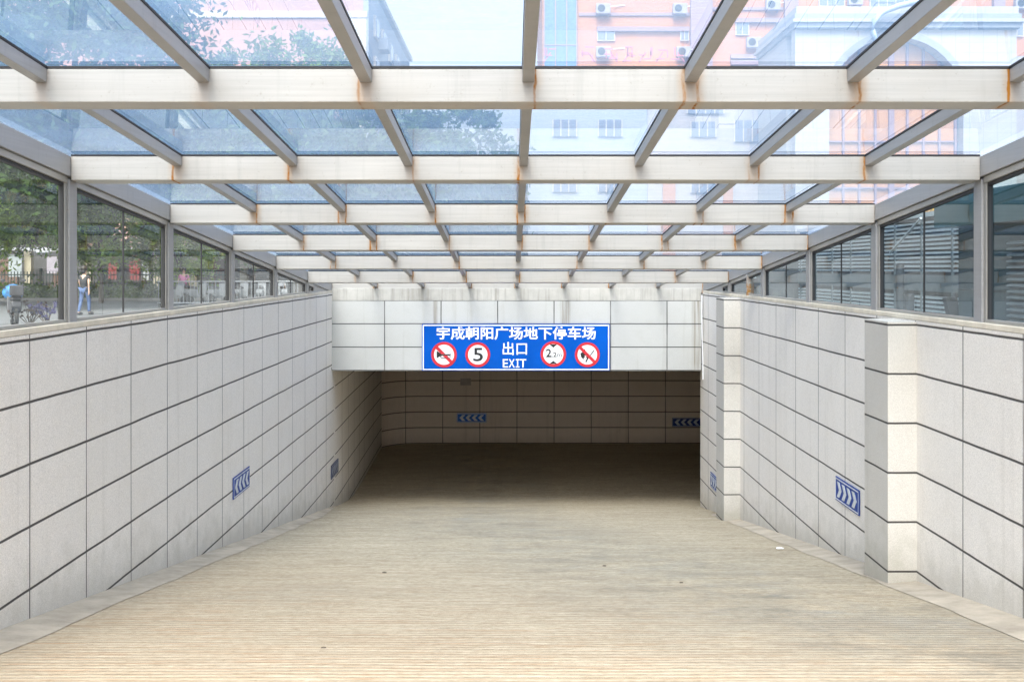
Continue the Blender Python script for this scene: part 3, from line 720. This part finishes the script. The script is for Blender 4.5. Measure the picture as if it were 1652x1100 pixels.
# --- planting by the sill on the left
M_purp = leaf_mat('purple_leaf', (.03, .03, .06), (.09, .08, .19)); M_twig = leaf_mat('twig_leaf', (.05, .03, .03), (.10, .07, .05))
for k, (px, lb, mt) in enumerate(((77, 'low plant with blue-purple flowers outside the left window', M_purp), (48, 'thin reddish plant beside the motorcycle', M_twig))):
    c = at(px, 525, 31); rnd = random.Random(k); t = thing('plant', (c[0], 31, 0), lb, 'plant')
    b = MB(); tips = []
    for q in range(14):
        a = rnd.uniform(0, 6.3); l = rnd.uniform(.15, .42); tip = (c[0]+math.cos(a)*l, 31+math.sin(a)*l, rnd.uniform(.3, .62)); tips.append(tip); b.tube([(c[0], 31, 0), tip], [.014, .006], 5)
    b.build('stems', M_trunk, t); b = MB()
    for tp in tips: leaves(b, *tp, .16, .16, .12, 3, 10, .05, rnd, 0)
    b.build('foliage', mt, t)

# --- people on the road
M_skin = plain('skin', (.52, .33, .24), .55); M_hair = plain('hair', (.02, .017, .015), .5)
def skinned(name, chains, mat, parent):
    """chains of (point, radius) grown into one surface with a Skin modifier"""
    verts, edges, rad, key = [], [], [], {}
    for ch in chains:
        pv = None
        for p, r in ch:
            k = tuple(round(c, 4) for c in p)
            if k not in key: key[k] = len(verts); verts.append(p); rad.append(r)
            if pv is not None and pv != key[k]: edges.append((pv, key[k]))
            pv = key[k]
    me = bpy.data.meshes.new(name); me.from_pydata(verts, edges, []); o = bpy.data.objects.new(name, me); C.objects.link(o)
    o.modifiers.new('skin', 'SKIN'); sv = me.skin_vertices[0].data
    for k, r in enumerate(rad): sv[k].radius = (r, r) if not isinstance(r, tuple) else r
    sv[0].use_root = True
    ss = o.modifiers.new('sub', 'SUBSURF'); ss.levels = ss.render_levels = 1
    dg = bpy.context.evaluated_depsgraph_get(); m2 = bpy.data.meshes.new_from_object(o.evaluated_get(dg)); bpy.data.objects.remove(o)
    m2.name = name; m2.materials.clear(); m2.materials.append(mat)
    for p in m2.polygons: p.use_smooth = True
    o = bpy.data.objects.new(name, m2); C.objects.link(o); o.parent = parent; return o
def person(loc, rotz, label, shirt, trousers, h=1.66):
    t = thing('person', loc, label, 'person'); ROOT[t.name] = (0, 0, 0); t.rotation_euler = (0, 0, rotz); t.scale = (h/1.7,)*3
    hip, chest, neck = (0, 0, .93), (0, .01, 1.25), (0, 0, 1.44)
    ch = [[(hip, .12), (chest, .13), (neck, .055), ((0, -.02, 1.52), .07), ((0, -.025, 1.60), .088), ((0, -.01, 1.66), .065)], [((0, -.025, 1.60), .088), ((0, -.115, 1.575), .016)]]
    legs, arms, sleeves = [], [], []
    for s_, st in ((-1, .16), (1, -.14)):
        hp = (s_*.09, 0, .88); kn = (s_*.095, -st*.6-.03, .50); an = (s_*.095, -st*1.1+.05, .09); to = (s_*.11, -st*1.1-.12, .035)
        legs.append([(hip, .12), (hp, .085), (kn, .058), (an, .04)]); ch.append([(hip, .12), (hp, .08), (kn, .05), (an, .035), (to, .033)])
        sh = (s_*.18, 0, 1.38); el = (s_*.24, st*.5+.02, 1.12); wr = (s_*.24, st*.9-.06, .88); pa = (s_*.24, st*.95-.08, .81)
        ch.append([(chest, .13), (sh, .05), (el, .036), (wr, .025), (pa, .03)]); sleeves.append([(chest, .15), (sh, .065), ((s_*.215, st*.3, 1.22), .058)])
        for f, (dx, ln) in enumerate(((-.028, .075), (-.01, .085), (.009, .08), (.027, .065))):
            ch.append([(pa, .03), ((pa[0]+dx*.3, pa[1]+dx, pa[2]-.035), .0095), ((pa[0]-s_*.01, pa[1]+dx, pa[2]-.035-ln*.6), .009), ((pa[0]-s_*.025, pa[1]+dx, pa[2]-.035-ln), .008)])
        ch.append([(pa, .03), ((pa[0], pa[1]-.04, pa[2]-.01), .011), ((pa[0]-s_*.01, pa[1]-.055, pa[2]-.05), .009)])
    skinned('body', ch, M_skin, t)
    skinned('shirt', [[((0, 0, .88), .15), ((0, .0, 1.05), .15), (chest, .155), ((0, 0, 1.38), .10)]]+sleeves, shirt, t)
    skinned('trousers', [[(p, r+.014) for p, r in l] for l in legs], trousers, t)
    b = MB(); b.ball((0, .03, 1.645), .128, 12, 9, (.92, 1.0, .92)); b.ball((0, .07, 1.54), .085, 10, 7, (1, .8, 1.1)); b.build('hair', M_hair, t, smooth=True)
    b = MB()
    for s_ in (-1, 1): b.ball((s_*.032, -.106, 1.60), .011, 6, 5)
    b.build('eyes', M_black, t)
    b = MB()
    for s_, st in ((-1, .16), (1, -.14)): b.ball((s_*.105, -st*1.1-.04, .045), .062, 8, 6, (.95, 2.5, .95))
    b.build('shoes', M_seat, t)
    return t
person((-14.75, 38.6, 0), R(165), 'person in a dark t-shirt and blue jeans walking on the road beyond the left window', plain('tshirt_black', (.02, .022, .025), .8), plain('jeans', (.05, .09, .20), .8))
person((-14.55, 49.6, 0), R(20), 'person in a pink top standing behind the white barrier on the left', plain('top_pink', (.55, .16, .34), .8), plain('trousers_maroon', (.16, .03, .05), .8), 1.6)

# --- louvred plant screen, booth and posts on the right
t = thing('louvre_screen', (10, 30, 0), 'long grey louvred screen wall with two tiers of white slats on the right', 'screen')
M_lou = plain('louvre_white', (.62, .64, .66), .4, .2); M_pan = plain('screen_grey', (.16, .18, .19), .5); M_pd = plain('screen_back', (.05, .055, .06), .6)
MB().box(10.08, 12, 23, 39, 0, 2.9).build('backing', M_pd, t)
b = MB()
for z0, n in ((1.52, 12), (.35, 6)):
    for k in range(n):
        z = z0+k*.105
        b.hexa([(9.98, 23, z), (10.06, 23, z+.05), (10.06, 39, z+.05), (9.98, 39, z), (9.98, 23, z+.045), (10.06, 23, z+.065), (10.06, 39, z+.065), (9.98, 39, z+.045)])
b.build('slats', M_lou, t)
MB().box(9.96, 10.07, 23, 39, 1.05, 1.44).build('band', M_pan, t); MB().box(9.94, 10.1, 23, 39, 2.84, 2.95).build('top_rail', M_lou, t)
for k in range(9): MB().box(9.955, 10.02, 23.4+k*1.9, 23.48+k*1.9, .2, 2.84).build('stile', M_pan, t)
t = thing('diagonal_pipe', (9.6, 27, 1.9), 'pale pipe sloping across the louvred screen', 'pipe')
MB().tube([at(1436, 408, 28.2), at(1486, 352, 26.1)], .03, 8).build('tube', M_lou, t)
M_teal = plain('teal_panel', (.03, .095, .11), .25, 0, .2, .8); M_teal2 = plain('dark_teal_panel', (.018, .05, .06), .2, 0, .2, .8)
t = thing('booth', (9.2, 17, 0), 'dark teal panelled booth with overhanging box head at the right edge', 'booth')
MB().box(8.3, 10.6, 10, 20.8, 0, 2.35).build('wall', M_teal2, t); MB().box(8.05, 10.8, 9.6, 21.35, 2.36, 2.95).build('header', M_teal, t, bevel=.01)
b = MB()
for z in (.7, 1.2, 1.75): b.box(8.29, 8.299, 10, 20.8, z, z+.02)
b.build('panel_joints', M_black, t)
b = MB()
for k in range(16): z = .5+k*.1; b.hexa([(8.22, 11, z), (8.29, 11, z+.04), (8.29, 18.6, z+.04), (8.22, 18.6, z), (8.22, 11, z+.03), (8.29, 11, z+.05), (8.29, 18.6, z+.05), (8.22, 18.6, z+.03)])
b.build('slats', M_pan, t)
M_bol = plain('post_grey', (.05, .055, .06), .45)
for px, Y, h, r, lb in ((1452, 24.3, 1.64, .09, 'tall dark post in front of the louvred screen'), (1467, 23.6, 1.02, .10, 'short dark bollard beside the tall post on the right')):
    c = at(px, 433, Y); t = thing('bollard', (c[0], Y, 0), lb, 'bollard')
    MB().tube([(c[0], Y, 0), (c[0], Y, h)], r, 14).build('shaft', M_bol, t); MB().tube([(c[0], Y, h), (c[0], Y, h+.04)], [r*1.1, r*.8], 14).build('cap', M_black, t)
c = at(1533, 480, 21.8); t = thing('leaning_box', (c[0], 21.8, .3), 'dark box on a post leaning over in front of the lower slats', 'post box')
MB().tube([(c[0]+.06, 21.8, 0), (c[0]-.02, 21.8, .8)], .035, 8).build('post', M_bol, t)
MB().hexa([(c[0]-.02, 21.7, .55), (c[0]+.18, 21.7, .50), (c[0]+.18, 21.9, .50), (c[0]-.02, 21.9, .55), (c[0]-.12, 21.7, 1.02), (c[0]+.10, 21.7, 1.05), (c[0]+.10, 21.9, 1.05), (c[0]-.12, 21.9, 1.02)]).build('box', M_bol, t, bevel=.01)
b = MB(); rnd = random.Random(8)
for k in range(3500):
    x = rnd.uniform(8.2, 9.9); y = rnd.uniform(24.5, 44); h = rnd.uniform(.15, .45); dx = rnd.uniform(-.08, .08)
    b.face([(x, y, 0), (x+.03, y, 0), (x+dx+.02, y+.03, h)])
tag(b.build('grass', leaf_mat('grass_blade', (.05, .10, .02), (.14, .2, .05))), None, None, None, 'stuff')
t = thing('low_shed', (11, 45, 0), 'dark low shed beyond the louvred screen with a pale strip along its eaves', 'shed')
MB().box(9.0, 16, 41, 48, 0, 2.4).build('wall', M_pd, t); MB().box(8.7, 16.3, 40.6, 48.3, 2.4, 2.6).build('roof', M_pan, t); MB().box(8.85, 8.95, 41, 46, 1.25, 1.42).build('rail', M_lou, t)
t = thing('awning', (15, 36, 2.8), 'yellow shop awning peeping over the louvred screen', 'awning')
MB().prism([(12.4, 33, 3.3), (17, 33, 3.3), (17, 33, 3.62), (12.4, 33, 3.62)], (0, .15, 0)).build('fascia', plain('yellow_paint', (.72, .36, .03), .5), t)
MB().prism([(12.4, 33.15, 3.62), (12.4, 35, 4.1), (12.4, 35, 4.05), (12.4, 33.15, 3.55)], (4.6, 0, 0)).build('canvas', plain('canvas_cream', (.6, .5, .4), .6), t)

# --- pink block on the left with its receding flank
M_pink = plain('pink_render', (.42, .235, .18), .75, 0, .06, .3); M_cream = plain('cream_trim', (.50, .45, .38), .7); M_wg = plain('window_pane', (.16, .19, .25), .15); M_gr = plain('grey_render', (.28, .30, .33), .75, 0, .12, .3)
t = thing('apartment_building', (-26, 95, 0), 'pale pink apartment building with a cream band, grey windowed flank facing the ramp', 'building')
MB().box(-60, -11.3, 85, 119, 0, 23.6).build('wall', M_pink, t)
MB().box(-60, -11.0, 84.85, 84.998, 20.6, 21.1).build('band', M_cream, t); MB().box(-12.6, -11.05, 84.9, 84.996, 0, 20.55).build('corner_strip', M_cream, t)
MB().box(-11.298, -10.9, 85, 119, 0, 23.4).build('flank', M_gr, t)
MB().box(-60.2, -10.6, 84.7, 119.3, 23.61, 24.0).build('roof', M_cream, t)
for z in (13.6, 16.6, 19.8):
    for y in (88, 93, 98.5, 104, 110, 115):
        f = MB().box(-10.898, -10.7, y, y+2.2, z, z+1.7).build('window', M_cream, t)
        MB().box(-10.698, -10.66, y+.15, y+2.05, z+.15, z+1.55).build('pane', M_wg, f)
    for y in (91, 101, 112): MB().box(-10.898, -10.1, y, y+2.0, z-.4, z+.55).build('balcony', M_gr, t)

# --- orange block
M_or = plain('orange_render', (.46, .20, .085), .75, 0, .07, .25); M_lav = plain('mauve_render', (.30, .21, .23), .75, 0, .08, .3)
t = thing('apartment_building', (14, 62, 0), 'orange apartment block with glazed stair tower and air conditioners beyond the canopy', 'building')
X6 = lambda p: (p-826)/30.083
Z6 = lambda p: EYE+(433-p)/30.083
MB().box(X6(875), 31, 60, 72, 10.7, 25).build('wall', M_or, t)
st = MB().box(X6(878), X6(931), 59.85, 59.997, 11.4, 25).build('stair_glazing', plain('stair_glass', (.10, .19, .30), .2), t)
b = MB()
for p in (878, 896, 914, 930): b.box(X6(p)-.03, X6(p)+.03, 59.80, 59.849, 11.4, 25)
for z in (13.5, 16.2, 19): b.box(X6(878), X6(931), 59.81, 59.848, z, z+.05)
b.build('mullions', M_lav, st)
for a, c in ((1113, 1148), (1264, 1286), (1600, 1618)): MB().box(X6(a), X6(c), 59.7, 59.997, 10.7, 25).build('pier', M_lav, t)
for y, a, c in ((24, 934, 1112), (15, 1150, 1263), (-52, 934, 1112), (112, 934, 1112)): MB().box(X6(a), X6(c), 59.9, 59.998, Z6(y)-.08, Z6(y)+.08).build('ledge', M_lav, t)
for y, a, c in ((48, 963, 1111), (-36, 963, 1111), (34, 1185, 1263), (-50, 1185, 1263), (92, 1178, 1263), (102, 1178, 1263)): MB().box(X6(a), X6(c), 59.75, 59.998, Z6(y+4), Z6(y-3)).build('sunshade', M_lav, t)
WIN = [(963, 992, 46, 67), (1097, 1111, 46, 67), (963, 992, -38, -17), (1097, 1111, -38, -17), (1186, 1208, 34, 58), (1252, 1263, 34, 58), (1186, 1208, -50, -26), (1628, 1650, 33, 60), (1402, 1500, -8, 16), (1320, 1362, -20, 12), (1540, 1590, -50, -20)]
for a, c, y0, y1 in WIN:
    f = MB().box(X6(a), X6(c), 59.87, 59.996, Z6(y1), Z6(y0)).build('window', M_cream, t); n = max(2, int((c-a)/14))
    wd = (X6(c)-X6(a)-.06)/n
    for k in range(n): MB().box(X6(a)+.05+k*wd, X6(a)+wd*(k+1)-.0, 59.85, 59.868, Z6(y1)+.06, Z6(y0)-.06).build('pane', M_wg, f)
M_acw = plain('aircon_white', (.30, .27, .30), .5)
def aircon(px, py, label):
    x, z = X6(px), Z6(py); t = thing('air_conditioner', (x, 59.7, z), label, 'air conditioner', 'air conditioners on the orange block')
    MB().box(x-.38, x+.38, 59.45, 59.78, z, z+.55).build('casing', M_acw, t, bevel=.02); MB().ring((x-.1, 59.435, z+.28), 0, .2, .012, 20).build('fan_grille', M_black, t)
    b = MB()
    for s_ in (-.3, .3): b.box(x+s_-.02, x+s_+.02, 59.45, 59.995, z-.05, z-.001)
    b.build('bracket', M_lav, t); MB().tube([(x+.36, 59.6, z+.4), (x+.7, 59.9, z+.5), (x+1.2, 59.97, z+.55)], .025, 6).build('pipe', M_white, t)
for px, py, lb in ((972, 26, 'air conditioner above the left window, nearest the stair tower'), (1095, 26, 'air conditioner above the right window, beside the mauve pier'), (972, 95, 'air conditioner hanging under the window nearest the stair tower'), (1101, 95, 'air conditioner hanging under the window beside the mauve pier'),
                   (1213, 80, 'left one of the pair of air conditioners right of the mauve pier'), (1238, 80, 'right one of the pair of air conditioners right of the mauve pier'), (1244, 20, 'single air conditioner high up, above the pair'), (1376, 12, 'air conditioner above the white building parapet'), (1643, 18, 'air conditioner at the far right of the orange block')):
    aircon(px, py, lb)
# red roof-sign characters, too blurred to read
t = thing('letter_sign', (X6(1010), 58.2, Z6(112)), 'row of faded red characters along the top of the pale podium', 'sign')
M_rl = plain('red_letter', (.42, .12, .16), .5); rnd = random.Random(21)
for k, p in enumerate((886, 945, 980, 1010, 1035, 1062, 1085)):
    b = MB(); x0 = X6(p)-.38; z0 = Z6(110)
    for q in range(rnd.choice((2, 3, 4))): zz = z0+rnd.uniform(0, .74); xx = x0+rnd.uniform(0, .3); b.box(xx, xx+rnd.uniform(.3, .5), 58.2, 58.26, zz, zz+.06)
    for q in range(rnd.choice((1, 2, 3))): xx = x0+rnd.uniform(.05, .7); zz = z0+rnd.uniform(0, .35); b.box(xx, xx+.06, 58.265, 58.32, zz, zz+rnd.uniform(.35, .5))
    b.tube([(x0+.4, 58.29, z0+.5), (x0+rnd.choice((.05, .75)), 58.29, z0)], .035, 5)
    b.build('character', M_rl, t)
# pale podium
M_pod = plain('podium_white', (.34, .37, .41), .7, 0, .08, .3); M_pod2 = plain('podium_cream', (.37, .34, .33), .7, 0, .08, .3)
t = thing('podium_building', (7, 58, 0), 'pale lower building with square windows in front of the orange block', 'building')
X5 = lambda p: (p-826)*58/1805
Z5 = lambda p: EYE+(433-p)*58/1805
MB().box(X5(852), X5(1044), 58, 59.6, 0, 11.6).build('wall', M_pod, t); MB().box(X5(1044)+.001, X5(1275), 57.8, 59.6, 0, 11.2).build('wall', M_pod2, t)
for a, c, y0, y1, Y in ((892, 930, 194, 221, 58), (965, 1003, 194, 221, 58), (1107, 1166, 150, 185, 57.8), (1113, 1153, 198, 222, 57.8), (1183, 1240, 196, 230, 57.8), (892, 930, 285, 310, 58), (965, 1003, 285, 310, 58), (1113, 1153, 285, 312, 57.8)):
    f = MB().box(X5(a), X5(c), Y-.12, Y-.002, Z5(y1), Z5(y0)).build('window', M_wg, t)
    b = MB()
    n = 3 if c-a < 50 else 4
    for k in range(n+1): xx = X5(a)+(X5(c)-X5(a))*k/n; b.box(xx-.03, xx+.03, Y-.16, Y-.121, Z5(y1), Z5(y0))
    b.build('frame', M_cream, f)
MB().box(22.7, 36, 57, 59.6, 0, 12.4).build('wing', M_pod2, t)
for k in range(4):
    for z in (4.2, 7.4, 10.2): MB().box(23.6+k*3, 25.2+k*3, 56.9, 56.998, z, z+1.4).build('window', M_wg, t)
for a, c in ((1068, 1088), (1165, 1180), (1235, 1250)): MB().box(X5(a), X5(c), 57.6, 57.797, 0, 6.2).build('pillar', M_or, t)
# --- white building with the arched window
t = thing('white_building', (17.5, 50, 0), 'white building with heavy cornice and a tall arched window glazed in orange', 'building')
X4 = lambda p: (p-826)*50/1805
Z4 = lambda p: EYE+(433-p)*50/1805
m = N('white_block'); x_, y_, z_ = m.xyz()
def jl(c, per): return m.math('GREATER_THAN', m.math('FRACT', m.math('DIVIDE', c, per)), .955)
M_wb = m.done(m.bsdf(m.mix(m.math('MAXIMUM', jl(x_, .62), jl(z_, .45)), (.42, .42, .41), (.32, .32, .34)), .7))
cx, rad, zs = X4(1446), 3.0, 8.9; xa, xb, zt = X4(1283), X4(1640), Z4(47)
b = MB(); y0 = 50
poly = [(xa, 0), (cx-rad, 0), (cx-rad, zs)]+[(cx-rad*math.cos(math.pi*k/20), zs+rad*math.sin(math.pi*k/20)) for k in range(1, 20)]+[(cx+rad, zs), (cx+rad, 0), (xb, 0), (xb, zt), (xa, zt)]
half = [(xa, 0), (cx-rad, 0), (cx-rad, zs)]+[(cx-rad*math.cos(math.pi*k/20), zs+rad*math.sin(math.pi*k/20)) for k in range(1, 11)]+[(cx, zt), (xa, zt)]
b.prism([(x, y0, z) for x, z in half], (0, .7, 0)); b.prism([(2*cx-x if x != xa else xb, y0, z) for x, z in half][::-1], (0, .7, 0))
b.box(xa, xb, 51.6, 57.5, 0, zt-.01); b.build('wall', M_wb, t)
b = MB(); b.box(xa-.1, xb+.1, 49.7, 57.6, zt, zt+.22); b.build('cornice', M_gr, t); MB().box(xa-.2, xb+.2, 49.55, 57.6, zt+.221, zt+.36).build('cornice', M_wb, t); MB().box(xa-.1, xb+.1, 49.7, 57.6, zt+.361, zt+.62).build('cornice', M_gr, t); MB().box(xa, xb, 49.8, 57.5, zt+.621, zt+.95).build('parapet', M_wb, t)
wn = MB().ring((cx, 50.75, zs), 0, rad, .1, 40).box(cx-rad, cx+rad, 50.76, 50.86, 0, zs).build('arched_window', plain('orange_blind', (.52, .26, .10), .5, 0, .1, .5), t)
b = MB()
for k in range(9):
    xx = cx-rad+.1+k*(2*rad-.2)/8; h = math.sqrt(max(0, rad*rad-(xx-cx)**2)); tw = .12 if k == 4 else .045
    b.box(xx-tw, xx+tw, 50.6, 50.745, 0, zs+h)
for z in (5.2, 7.3, zs): b.box(cx-rad, cx+rad, 50.62, 50.744, z, z+.07)
b.build('mullions', M_lav, wn)
b = MB()
for k in range(20):
    a0, a1 = math.pi*k/20, math.pi*(k+1)/20; Q = lambda r, a: (cx+r*math.cos(a), 49.9, zs+r*math.sin(a)); b.prism([Q(rad, a0), Q(rad+.3, a0), Q(rad+.3, a1), Q(rad, a1)], (0, .099, 0))
b.build('archivolt', M_gr, t)
t = thing('curved_pipe', (16.0, 48.8, 10), 'pale curved duct arching up in front of the white building cornice', 'duct')
pp = [at(px, py, 49.2) for px, py in ((1414, 70), (1408, 52), (1410, 34), (1424, 20), (1450, 10), (1480, 3), (1510, -8), (1550, -30))]
MB().tube(pp, .13, 8).build('tube', plain('pipe_blue', (.38, .46, .56), .4), t, smooth=True)
